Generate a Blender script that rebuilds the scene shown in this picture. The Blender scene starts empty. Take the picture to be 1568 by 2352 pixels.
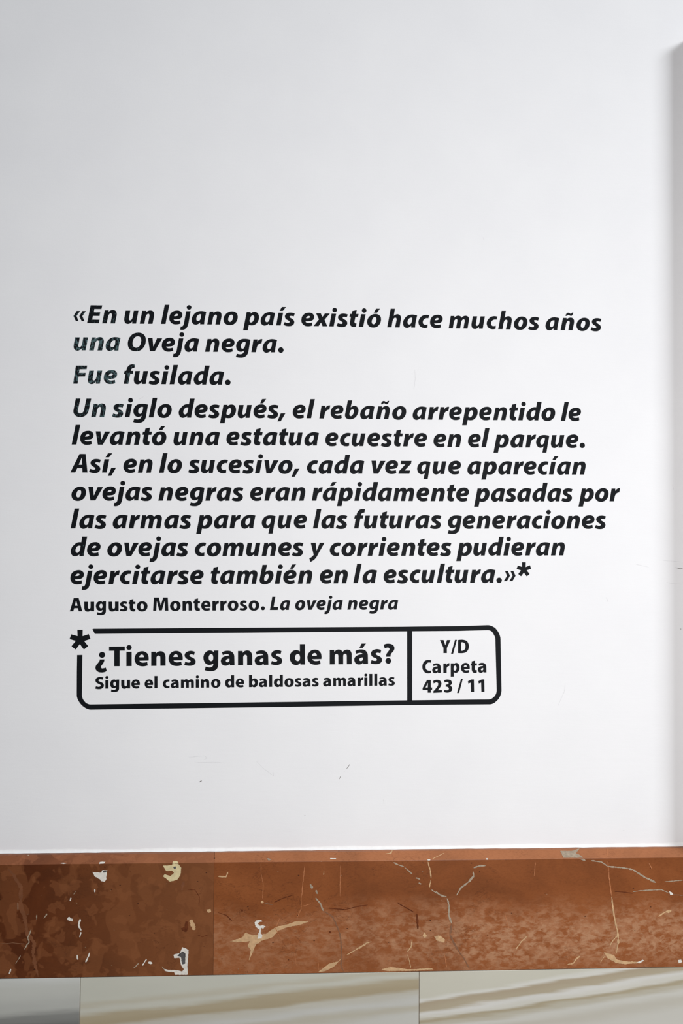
import bpy, bmesh, math, random
from mathutils import Vector
from mathutils.geometry import tessellate_polygon

# ---------------------------------------------------------------- camera, light, exposure
scene = bpy.context.scene
COL = scene.collection
F_PX, CX, CY = 2600.0, 784.0, 1176.0          # focal length and centre for a 1568 x 2352 frame
YAW, PITCH, ROLL = math.radians(3.57), math.radians(1.79), 0.0062
DIST = 1.857
FWD = Vector((math.sin(YAW)*math.cos(PITCH), math.cos(YAW)*math.cos(PITCH), math.sin(PITCH)))
R0 = FWD.cross(Vector((0, 0, 1))).normalized()
U0 = R0.cross(FWD)
RIGHT = R0*math.cos(ROLL) + U0*math.sin(ROLL)
UP = U0*math.cos(ROLL) - R0*math.sin(ROLL)
TARGET = Vector((0, 0, 1.458))
EYE = TARGET - FWD*DIST

cam_data = bpy.data.cameras.new('camera')
cam_data.sensor_fit = 'VERTICAL'
cam_data.sensor_height = 36.0
cam_data.lens = 36.0*F_PX/2352.0
cam_data.clip_start = 0.05
cam = bpy.data.objects.new('camera', cam_data)
COL.objects.link(cam)
m = cam.matrix_world.copy()
for i in range(3):
    m[i][0], m[i][1], m[i][2], m[i][3] = RIGHT[i], UP[i], -FWD[i], EYE[i]
cam.matrix_world = m
scene.camera = cam

scene.view_settings.view_transform = 'Standard'
scene.view_settings.look = 'None'
scene.view_settings.gamma = 1.0
scene.view_settings.use_curve_mapping = False
scene.view_settings.exposure = 0.0

world = bpy.data.worlds.new('world')
scene.world = world
world.use_nodes = True
bg = world.node_tree.nodes['Background']
bg.inputs['Color'].default_value = (0.86, 0.93, 1.0, 1)
bg.inputs['Strength'].default_value = 0.12

def area_light(name, loc, aim, sx, sy, watts, color):
    d = bpy.data.lights.new(name, 'AREA')
    d.shape = 'RECTANGLE'
    d.size, d.size_y, d.energy, d.color = sx, sy, watts, color
    o = bpy.data.objects.new(name, d)
    o.location = loc
    o.rotation_euler = (Vector(aim) - Vector(loc)).to_track_quat('-Z', 'Y').to_euler()
    COL.objects.link(o)
    return o
# broad daylight from high on the right, and an added fill facing the wall, placed for its falloff
area_light('sky_light', (4.8, -3.9, 5.0), (0.2, 0, 1.45), 2.6, 1.9, 385.0, (0.932, 0.968, 1.0))
area_light('fill_light', (0.42, -1.52, 1.37), (0.42, 0, 1.37), 0.7, 0.9, 15.6, (1.0, 0.972, 0.955))

# ---------------------------------------------------------------- helpers
def ray(px, py):
    return (FWD*F_PX + RIGHT*(px - CX) - UP*(py - CY))
def on_plane(px, py, p0, n):
    d = ray(px, py)
    return EYE + d*((p0 - EYE).dot(n)/d.dot(n))
def on_wall(px, py, y=0.0):
    d = ray(px, py)
    return EYE + d*((y - EYE.y)/d.y)

def tag(o, label=None, cat=None, group=None, kind=None):
    for k, v in (('label', label), ('category', cat), ('group', group), ('kind', kind)):
        if v:
            o[k] = v
    return o
def empty(name, loc):
    o = bpy.data.objects.new(name, None)
    o.empty_display_size = 0.02
    o.location = loc
    COL.objects.link(o)
    return o
def mesh_obj(name, verts, faces, mat, parent=None, loc=None):
    me = bpy.data.meshes.new(name)
    me.from_pydata([tuple(v) for v in verts], [], faces)
    me.validate()
    me.update()
    if mat:
        me.materials.append(mat)
    o = bpy.data.objects.new(name, me)
    if parent:
        o.parent = parent
    if loc is not None:
        o.location = loc
    COL.objects.link(o)
    return o
def box_obj(name, a, b, mat, parent=None, bevel=0.0):
    bm = bmesh.new()
    bmesh.ops.create_cube(bm, size=1.0)
    for v in bm.verts:
        v.co = Vector([a[i] + (b[i]-a[i])*(v.co[i]+0.5) for i in range(3)])
    if bevel:
        bmesh.ops.bevel(bm, geom=bm.edges[:], offset=bevel, segments=2, affect='EDGES', profile=0.5)
    me = bpy.data.meshes.new(name)
    bm.to_mesh(me); bm.free()
    me.materials.append(mat)
    o = bpy.data.objects.new(name, me)
    o.parent = parent
    COL.objects.link(o)
    return o

class NT:
    """small node-tree builder"""
    def __init__(self, name):
        self.m = bpy.data.materials.new(name)
        self.m.use_nodes = True
        self.t = self.m.node_tree
        self.b = self.t.nodes['Principled BSDF']
    def n(self, typ, **kw):
        x = self.t.nodes.new(typ)
        for k, v in kw.items():
            setattr(x, k, v)
        return x
    def l(self, a, b):
        self.t.links.new(a, b)
    def coords(self, scale=(1, 1, 1), rot=(0, 0, 0), loc=(0, 0, 0)):
        g = self.n('ShaderNodeNewGeometry')
        mp = self.n('ShaderNodeMapping')
        mp.inputs['Scale'].default_value = scale
        mp.inputs['Rotation'].default_value = rot
        mp.inputs['Location'].default_value = loc
        self.l(g.outputs['Position'], mp.inputs['Vector'])
        return mp.outputs[0]
    def noise(self, vec, scale, detail=4, rough=0.55, dist=0.0):
        x = self.n('ShaderNodeTexNoise')
        x.inputs['Scale'].default_value = scale
        x.inputs['Detail'].default_value = detail
        x.inputs['Roughness'].default_value = rough
        x.inputs['Distortion'].default_value = dist
        self.l(vec, x.inputs['Vector'])
        return x.outputs['Fac']
    def ramp(self, fac, stops, interp='LINEAR'):
        r = self.n('ShaderNodeValToRGB')
        e = r.color_ramp.elements
        r.color_ramp.interpolation = interp
        while len(e) < len(stops):
            e.new(0.5)
        for s, (p, c) in zip(e, stops):
            s.position = p
            s.color = (*c, 1) if len(c) == 3 else c
        self.l(fac, r.inputs['Fac'])
        return r.outputs['Color']
    def mix(self, fac, a, b, mode='MIX'):
        x = self.n('ShaderNodeMix', data_type='RGBA', blend_type=mode)
        for s, v in ((x.inputs['Factor'], fac), (x.inputs[6], a), (x.inputs[7], b)):
            if hasattr(v, 'links') or hasattr(v, 'is_linked'):
                self.l(v, s)
            elif isinstance(v, (int, float)):
                s.default_value = v
            else:
                s.default_value = (*v, 1)
        return x.outputs[2]
    def math(self, op, a, b=0.0, clamp=False):
        x = self.n('ShaderNodeMath', operation=op)
        x.use_clamp = clamp
        for s, v in ((x.inputs[0], a), (x.inputs[1], b)):
            if isinstance(v, (int, float)):
                s.default_value = v
            else:
                self.l(v, s)
        return x.outputs[0]
    def axis(self, which):
        g = self.n('ShaderNodeNewGeometry')
        s = self.n('ShaderNodeSeparateXYZ')
        self.l(g.outputs['Position'], s.inputs[0])
        return s.outputs[which]
    def mrange(self, v, a, b, smooth=True):
        x = self.n('ShaderNodeMapRange')
        x.interpolation_type = 'SMOOTHSTEP' if smooth else 'LINEAR'
        x.inputs[1].default_value = a
        x.inputs[2].default_value = b
        self.l(v, x.inputs[0])
        return x.outputs[0]
    def bump(self, h, strength, dist):
        x = self.n('ShaderNodeBump')
        x.inputs['Strength'].default_value = strength
        x.inputs['Distance'].default_value = dist
        self.l(h, x.inputs['Height'])
        self.l(x.outputs[0], self.b.inputs['Normal'])
    def set(self, color=None, rough=0.5, spec=0.5):
        if color is not None:
            if hasattr(color, 'links') or hasattr(color, 'is_linked'):
                self.l(color, self.b.inputs['Base Color'])
            else:
                self.b.inputs['Base Color'].default_value = (*color, 1)
        self.b.inputs['Roughness'].default_value = rough
        self.b.inputs['Specular IOR Level'].default_value = spec
        return self.m
def srgb(r, g, b):
    f = lambda c: (c/255/12.92) if c/255 <= 0.04045 else ((c/255+0.055)/1.055)**2.4
    return (f(r), f(g), f(b))

# ---------------------------------------------------------------- materials
def wall_paint():
    t = NT('white_wall_paint')
    v = t.coords()
    col = t.ramp(t.noise(v, 9, 3), [(0.3, (0.765, 0.760, 0.776)), (0.7, (0.790, 0.785, 0.798))])
    fine = t.noise(v, 420, 3, 0.6)
    broad = t.noise(t.coords(scale=(0.5, 1, 3.0)), 45, 4, 0.6)
    h = t.math('ADD', t.math('MULTIPLY', fine, 0.35), t.math('MULTIPLY', broad, 1.0))
    t.bump(h, 0.06, 0.003)
    return t.set(col, 0.62, 0.3)
def red_marble(name, dark, lit_edge=False):
    """polished marble; the honed copy is duller, and paler with light from above painted in"""
    t = NT(name)
    v = t.coords()
    big = t.noise(t.coords(scale=(1, 1, 1.25)), 7, 5, 0.6, 0.8)
    if dark:
        k = 26 if lit_edge else 0
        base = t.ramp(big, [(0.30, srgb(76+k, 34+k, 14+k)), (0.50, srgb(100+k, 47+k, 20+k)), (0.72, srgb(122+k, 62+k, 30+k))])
        c1 = t.ramp(t.noise(t.coords(scale=(1.2, 1, 0.95)), 21, 2, 0.5, 0.5), [(0.525, (0, 0, 0)), (0.555, (1, 1, 1))])
        c2 = t.ramp(t.noise(t.coords(loc=(3, 0, 1)), 48, 2, 0.5, 0.3), [(0.545, (0, 0, 0)), (0.575, (1, 1, 1))])
        base = t.mix(t.math('MULTIPLY', c1, 0.46), base, srgb(150+k//2, 88+k//2, 54+k//2))
        base = t.mix(t.math('MULTIPLY', c2, 0.40), base, srgb(158+k//2, 94+k//2, 60+k//2))
        bleed = t.mrange(t.math('ADD', t.axis(0), t.math('MULTIPLY', t.noise(v, 14, 3), 0.12)), -0.47, -0.16)
        base = t.mix(t.math('MULTIPLY', bleed, 0.62), base, srgb(160+k//2, 97+k//2, 61+k//2))
    else:
        k = 30 if lit_edge else 0
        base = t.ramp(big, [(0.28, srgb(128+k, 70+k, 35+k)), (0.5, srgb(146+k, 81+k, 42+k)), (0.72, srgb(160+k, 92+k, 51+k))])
        if not lit_edge:
            z = t.math('ADD', t.axis(2), t.math('MULTIPLY', t.math('SUBTRACT', t.noise(v, 9, 3), 0.5), 0.05))
            low = t.math('SUBTRACT', 1.0, t.mrange(z, 0.79, 0.845))
            base = t.mix(t.math('MULTIPLY', low, 0.55), base, srgb(172, 102, 62))
            band = t.math('MULTIPLY', t.mrange(z, 0.705, 0.765), t.math('SUBTRACT', 1.0, t.mrange(z, 0.775, 0.845)))
            east = t.math('ADD', 0.25, t.math('MULTIPLY', t.mrange(t.axis(0), -0.1, 0.25), 0.75))
            soft = t.math('ADD', t.math('MULTIPLY', t.math('MULTIPLY', band, east), 0.75), t.math('MULTIPLY', low, 0.16))
            f1 = t.ramp(t.noise(t.coords(scale=(0.75, 1, 1.35)), 105, 6, 0.62, 0.35), [(0.45, (0, 0, 0)), (0.60, (1, 1, 1))])
            f2 = t.ramp(t.noise(t.coords(scale=(0.8, 1, 1.2), loc=(5, 0, 2)), 42, 4, 0.6, 0.5), [(0.46, (0, 0, 0)), (0.62, (1, 1, 1))])
            base = t.mix(t.math('MULTIPLY', f2, soft), base, srgb(190, 132, 98))
            base = t.mix(t.math('MULTIPLY', t.math('MULTIPLY', f1, soft), 0.85), base, srgb(200, 150, 118))
        darks = t.ramp(t.noise(v, 5, 4, 0.6, 1.5), [(0.50, (0, 0, 0)), (0.68, (1, 1, 1))])
        base = t.mix(t.math('MULTIPLY', darks, 0.3), base, srgb(124+k, 64+k, 31+k))
    grain = t.ramp(t.noise(t.coords(scale=(1, 1, 2.2), rot=(0, 0.6, 0)), 260, 3, 0.7), [(0.30, (0.72, 0.68, 0.64)), (0.55, (1, 1, 1))])
    base = t.mix(0.5 if not dark else 0.25, base, grain, 'MULTIPLY')
    # fine crackle lines, dark specks and pale chips
    rid = t.math('ABSOLUTE', t.math('SUBTRACT', t.noise(t.coords(scale=(0.7, 1, 1.2), loc=(9, 0, 4)), 34, 5, 0.62, 0.6), 0.5))
    rid = t.math('SUBTRACT', 1.0, t.mrange(rid, 0.0, 0.011))
    rid = t.math('MULTIPLY', rid, t.mrange(t.noise(t.coords(loc=(2, 0, 7)), 11, 2), 0.5, 0.62))
    base = t.mix(t.math('MULTIPLY', rid, 0.45), base, srgb(84, 42, 22))
    vo = t.n('ShaderNodeTexVoronoi', feature='F1')
    vo.inputs['Scale'].default_value = 75
    t.l(t.coords(scale=(1, 1, 1.6)), vo.inputs['Vector'])
    sc = t.n('ShaderNodeSeparateColor')
    t.l(vo.outputs['Color'], sc.inputs[0])
    near = t.math('SUBTRACT', 1.0, t.mrange(vo.outputs['Distance'], 0.05, 0.13))
    base = t.mix(t.math('MULTIPLY', near, t.math('GREATER_THAN', sc.outputs[0], 0.80)), base, srgb(72, 36, 20))
    base = t.mix(t.math('MULTIPLY', near, t.math('GREATER_THAN', sc.outputs[1], 0.93)), base, srgb(200, 176, 150))
    tone = (0.80, 0.80, 0.79) if lit_edge else ((0.63, 0.66, 0.60) if dark else (0.74, 0.75, 0.70))
    base = t.mix(1.0, base, tone, 'MULTIPLY')
    return t.set(base, 0.6 if lit_edge else 0.34, 0.25)
def pale_marble(name, xref, slope, stops):
    """pale polished marble whose bands run across the panel: stops give the colour down the panel at one place"""
    t = NT(name)
    X = on_wall(xref, 2290, -0.0255).x
    za, zb = on_wall(xref, 2236, -0.0255).z, on_wall(xref, 2400, -0.0255).z
    wob = t.math('MULTIPLY', t.math('SUBTRACT', t.noise(t.coords(scale=(0.8, 1, 5)), 5, 3), 0.5), 0.012)
    fine = t.math('MULTIPLY', t.math('SUBTRACT', t.noise(t.coords(scale=(0.5, 1, 6), rot=(0, math.atan(slope), 0)), 16, 4), 0.5), 0.014)
    z = t.math('SUBTRACT', t.axis(2), t.math('MULTIPLY', t.math('SUBTRACT', t.axis(0), X), slope))
    u = t.math('DIVIDE', t.math('SUBTRACT', za, t.math('ADD', z, t.math('ADD', wob, fine))), za - zb)
    col = t.ramp(u, [((y - 2236)/164.0, srgb(*c)) for y, c in stops], 'EASE')
    cloud = t.ramp(t.noise(t.coords(scale=(0.7, 1, 2)), 10, 4), [(0.3, (0.95, 0.95, 0.945)), (0.7, (1, 1, 1))])
    return t.set(t.mix(1.0, col, cloud, 'MULTIPLY'), 0.22, 0.35)
def plain(name, c, rough=0.6, spec=0.3, vary=0.12, scale=160):
    t = NT(name)
    col = t.ramp(t.noise(t.coords(), scale, 3), [(0.3, tuple(x*(1-vary) for x in c)), (0.7, tuple(min(1, x*(1+vary)) for x in c))])
    return t.set(col, rough, spec)
def vinyl():
    t = NT('black_vinyl')
    at = t.n('ShaderNodeAttribute', attribute_type='OBJECT', attribute_name='wear')
    wear = at.outputs['Fac']
    v = t.coords(rot=(0, 0.5, 0), scale=(1.0, 1.0, 0.65))
    wr = t.noise(v, 270, 2, 0.5, 0.9)
    sp = t.n('ShaderNodeTexVoronoi', feature='F1')
    sp.inputs['Scale'].default_value = 150
    t.l(t.coords(), sp.inputs['Vector'])
    spots = t.math('SUBTRACT', 1.0, t.mrange(sp.outputs['Distance'], 0.10, 0.30))
    # bubbles and wrinkles under the film: more of the letter the higher its wear
    thr = t.math('SUBTRACT', 0.70, t.math('MULTIPLY', wear, 0.262))
    patch = t.mrange(t.math('SUBTRACT', wr, thr), 0.0, 0.17)
    patch = t.math('MULTIPLY', patch, t.mrange(wear, 0.02, 0.30))
    sm = t.math('MULTIPLY', t.math('MULTIPLY', spots, t.mrange(wear, 0.03, 0.5)), t.mrange(t.noise(t.coords(), 60, 1), 0.5, 0.62))
    f = t.math('MAXIMUM', patch, t.math('MULTIPLY', sm, 0.8), clamp=True)
    col = t.mix(f, (0.0060, 0.0072, 0.0092), srgb(74, 95, 98))
    t.bump(t.math('MULTIPLY', wr, wear), 0.25, 0.001)
    return t.set(col, 0.5, 0.07)

M_WALL = wall_paint()
M_RED_DARK = red_marble('dark_red_marble', True)
M_RED = red_marble('orange_red_marble', False)
M_DARK_LIT_EDGE = red_marble('dark_red_marble_lit_edge', True, True)
M_RED_LIT_EDGE = red_marble('orange_red_marble_lit_edge', False, True)
M_VINYL = vinyl()
M_BEAD = plain('white_paint_bead', (0.82, 0.82, 0.82), 0.5, 0.3, 0.03)
M_WHITE_VEIN = plain('white_vein', srgb(212, 206, 197), 0.5, 0.3, 0.10, 220)
M_GREY_VEIN = plain('grey_vein', srgb(156, 140, 121), 0.5, 0.3, 0.22, 200)
M_DULL_VEIN = plain('dull_brown_vein', srgb(122, 84, 60), 0.5, 0.3, 0.15, 200)
M_TAN_VEIN = plain('tan_vein', srgb(190, 154, 115), 0.5, 0.3, 0.16, 180)
M_FAINT_VEIN = plain('faint_orange_vein', srgb(168, 106, 67), 0.5, 0.3, 0.12, 180)
M_BROWN_VEIN = plain('brown_vein', srgb(112, 67, 41), 0.45, 0.3, 0.14, 90)
M_CREAM = plain('cream_filling', srgb(204, 188, 146), 0.5, 0.3, 0.14, 120)
M_PIT = plain('dark_pit', srgb(78, 76, 76), 0.8, 0.1, 0.35, 180)
M_CRACK = plain('dark_brown_crack', srgb(92, 46, 24), 0.8, 0.1, 0.25, 180)
M_SCUFF = plain('grey_scuff', srgb(120, 116, 114), 0.8, 0.1, 0.2, 400)
M_SCUFF_FAINT = plain('faint_grey_scuff', srgb(216, 215, 217), 0.8, 0.1, 0.03, 400)
M_FLOOR = plain('floor_marble', srgb(176, 170, 158), 0.25, 0.4, 0.06, 3)
M_JOINT = plain('joint_grout', srgb(150, 142, 130), 0.8, 0.1, 0.08)
# ---------------------------------------------------------------- the setting
D_BAND, C_BAND = 0.0255, 0.0118                 # how far the marble band stands out, its chamfer
Z_TOP = on_wall(784, 1951).z
Z_BOT = on_wall(784, 2234.5, -D_BAND).z
X0, X1 = -1.35, 1.55
X_JOINT = on_wall(490.5, 2100, -D_BAND).x
wall = box_obj('wall_back', (X0, 0, 0), (X1, 0.12, 3.0), M_WALL)
tag(wall, 'white painted wall carrying the black quotation', kind='structure')
floor = box_obj('floor', (X0, -3.2, -0.05), (X1+1.6, 0.12, 0.0), M_FLOOR)
tag(floor, 'pale marble floor below the wall', kind='structure')

def band(name, xa, xb, mat, lit_edge, label):
    prof = [(0, Z_BOT), (-D_BAND, Z_BOT), (-D_BAND, Z_TOP - C_BAND), (-D_BAND + C_BAND, Z_TOP), (0, Z_TOP)]
    n = len(prof)
    vs = [(x, y, z) for x in (xa, xb) for y, z in prof]
    fs = [[i, (i+1) % n, n + (i+1) % n, n + i] for i in range(n)] + [list(range(n))[::-1], list(range(n, 2*n))]
    o = mesh_obj(name, vs, fs, mat)
    bm = bmesh.new(); bm.from_mesh(o.data)
    bmesh.ops.recalc_face_normals(bm, faces=bm.faces[:])
    ed = [e for e in bm.edges if abs(e.verts[0].co.x - e.verts[1].co.x) > 0.1 and e.verts[0].co.y < -0.005]
    bmesh.ops.bevel(bm, geom=ed, offset=0.0007, segments=2, affect='EDGES', profile=0.5)
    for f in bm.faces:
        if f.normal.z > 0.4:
            f.material_index = 1  # upward faces get the paler copy that paints in light from above
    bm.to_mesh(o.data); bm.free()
    o.data.materials.append(lit_edge)
    return tag(o, label, kind='structure')
band_l = band('baseboard_left', X0, X_JOINT - 0.0002, M_RED_DARK, M_DARK_LIT_EDGE, 'darker brown red marble slab with white filled pits')
band_r = band('baseboard_right', X_JOINT + 0.0002, X1, M_RED, M_RED_LIT_EDGE, 'long orange brown marble slab with pale crackled veins')

# bead of paint where the wall meets the marble ledge
rnd = random.Random(4)
vs, fs = [], []
N, K = 260, 6
for i in range(N+1):
    x = X0 + (X1-X0)*i/N
    r = 0.0034 + 0.0008*math.sin(i*0.37) * math.sin(i*0.11+1) + rnd.uniform(-0.0003, 0.0003)
    lip = rnd.uniform(-0.0002, 0.0005) if rnd.random() < 0.85 else 0.0012
    for k in range(K+1):
        a = k/K*math.pi/2
        vs.append((x, -(r + lip)*(1-math.sin(a)) - 0.0001, Z_TOP + r*1.5*(1-math.cos(a)) + 0.00005))
for i in range(N):
    for k in range(K):
        a = i*(K+1)+k
        fs.append([a, a+1, a+K+2, a+K+1])
bead = mesh_obj('trim_1', vs, fs, M_BEAD)
for p in bead.data.polygons:
    p.use_smooth = True
tag(bead, 'uneven bead of white paint along the marble ledge', kind='structure')

# pale marble panels under the band
ja, jb = on_wall(183.5, 2290, -D_BAND).x, on_wall(962, 2290, -D_BAND).x
wp = jb - ja
MP = [pale_marble('panel_marble_plain', 90, 0.05, [(2236, (196, 197, 194)), (2272, (184, 184, 178)), (2316, (172, 172, 167)), (2338, (128, 128, 125)), (2360, (112, 112, 110)), (2400, (160, 160, 156))]),
      pale_marble('panel_marble_streaked', 721, 0.098, [(2236, (186, 185, 174)), (2252, (180, 175, 160)), (2264, (186, 184, 173)), (2281, (164, 152, 128)), (2297, (160, 147, 122)), (2308, (180, 176, 165)), (2326, (186, 185, 180)), (2342, (176, 171, 158)), (2360, (186, 185, 179))]),
      pale_marble('panel_marble_banded', 1285, 0.135, [(2237, (190, 187, 174)), (2247, (202, 200, 193)), (2256, (164, 151, 130)), (2270, (168, 157, 136)), (2280, (202, 200, 195)), (2291, (196, 193, 184)), (2299, (162, 151, 128)), (2308, (176, 170, 155)), (2322, (192, 190, 183)), (2340, (182, 178, 168)), (2370, (190, 188, 181))])]
LB = ['pale grey marble panel with a dark smoky lower corner', 'pale marble panel with one broad tan streak under the slab joint', 'pale marble panel with many rising tan bands']
XE = [X0, ja, jb, X1]
for i in range(3):
    o = box_obj('wall_panel', (XE[i] + 0.0006, -D_BAND - 0.0004, 0.0), (XE[i+1] - 0.0006, 0, Z_BOT - 0.0006), MP[i], bevel=0.0004)
    tag(o, LB[i], kind='structure')
j = box_obj('trim_2', (X0, -D_BAND + 0.0006, 0.0), (X1, -0.001, Z_BOT - 0.001), M_JOINT)
tag(j, 'thin grout joints between the pale marble panels', kind='structure')

# upright that stands out from the wall beyond the right edge and throws its shadow on it
xs = on_wall(1583, 1200).x
zs = on_wall(1587, 88).z
up = box_obj('wall_right', (xs, -0.037, Z_TOP), (X1, 0.0, zs), M_WALL, bevel=0.0015)
tag(up, 'white projecting pier standing on the marble ledge', kind='structure')
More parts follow.
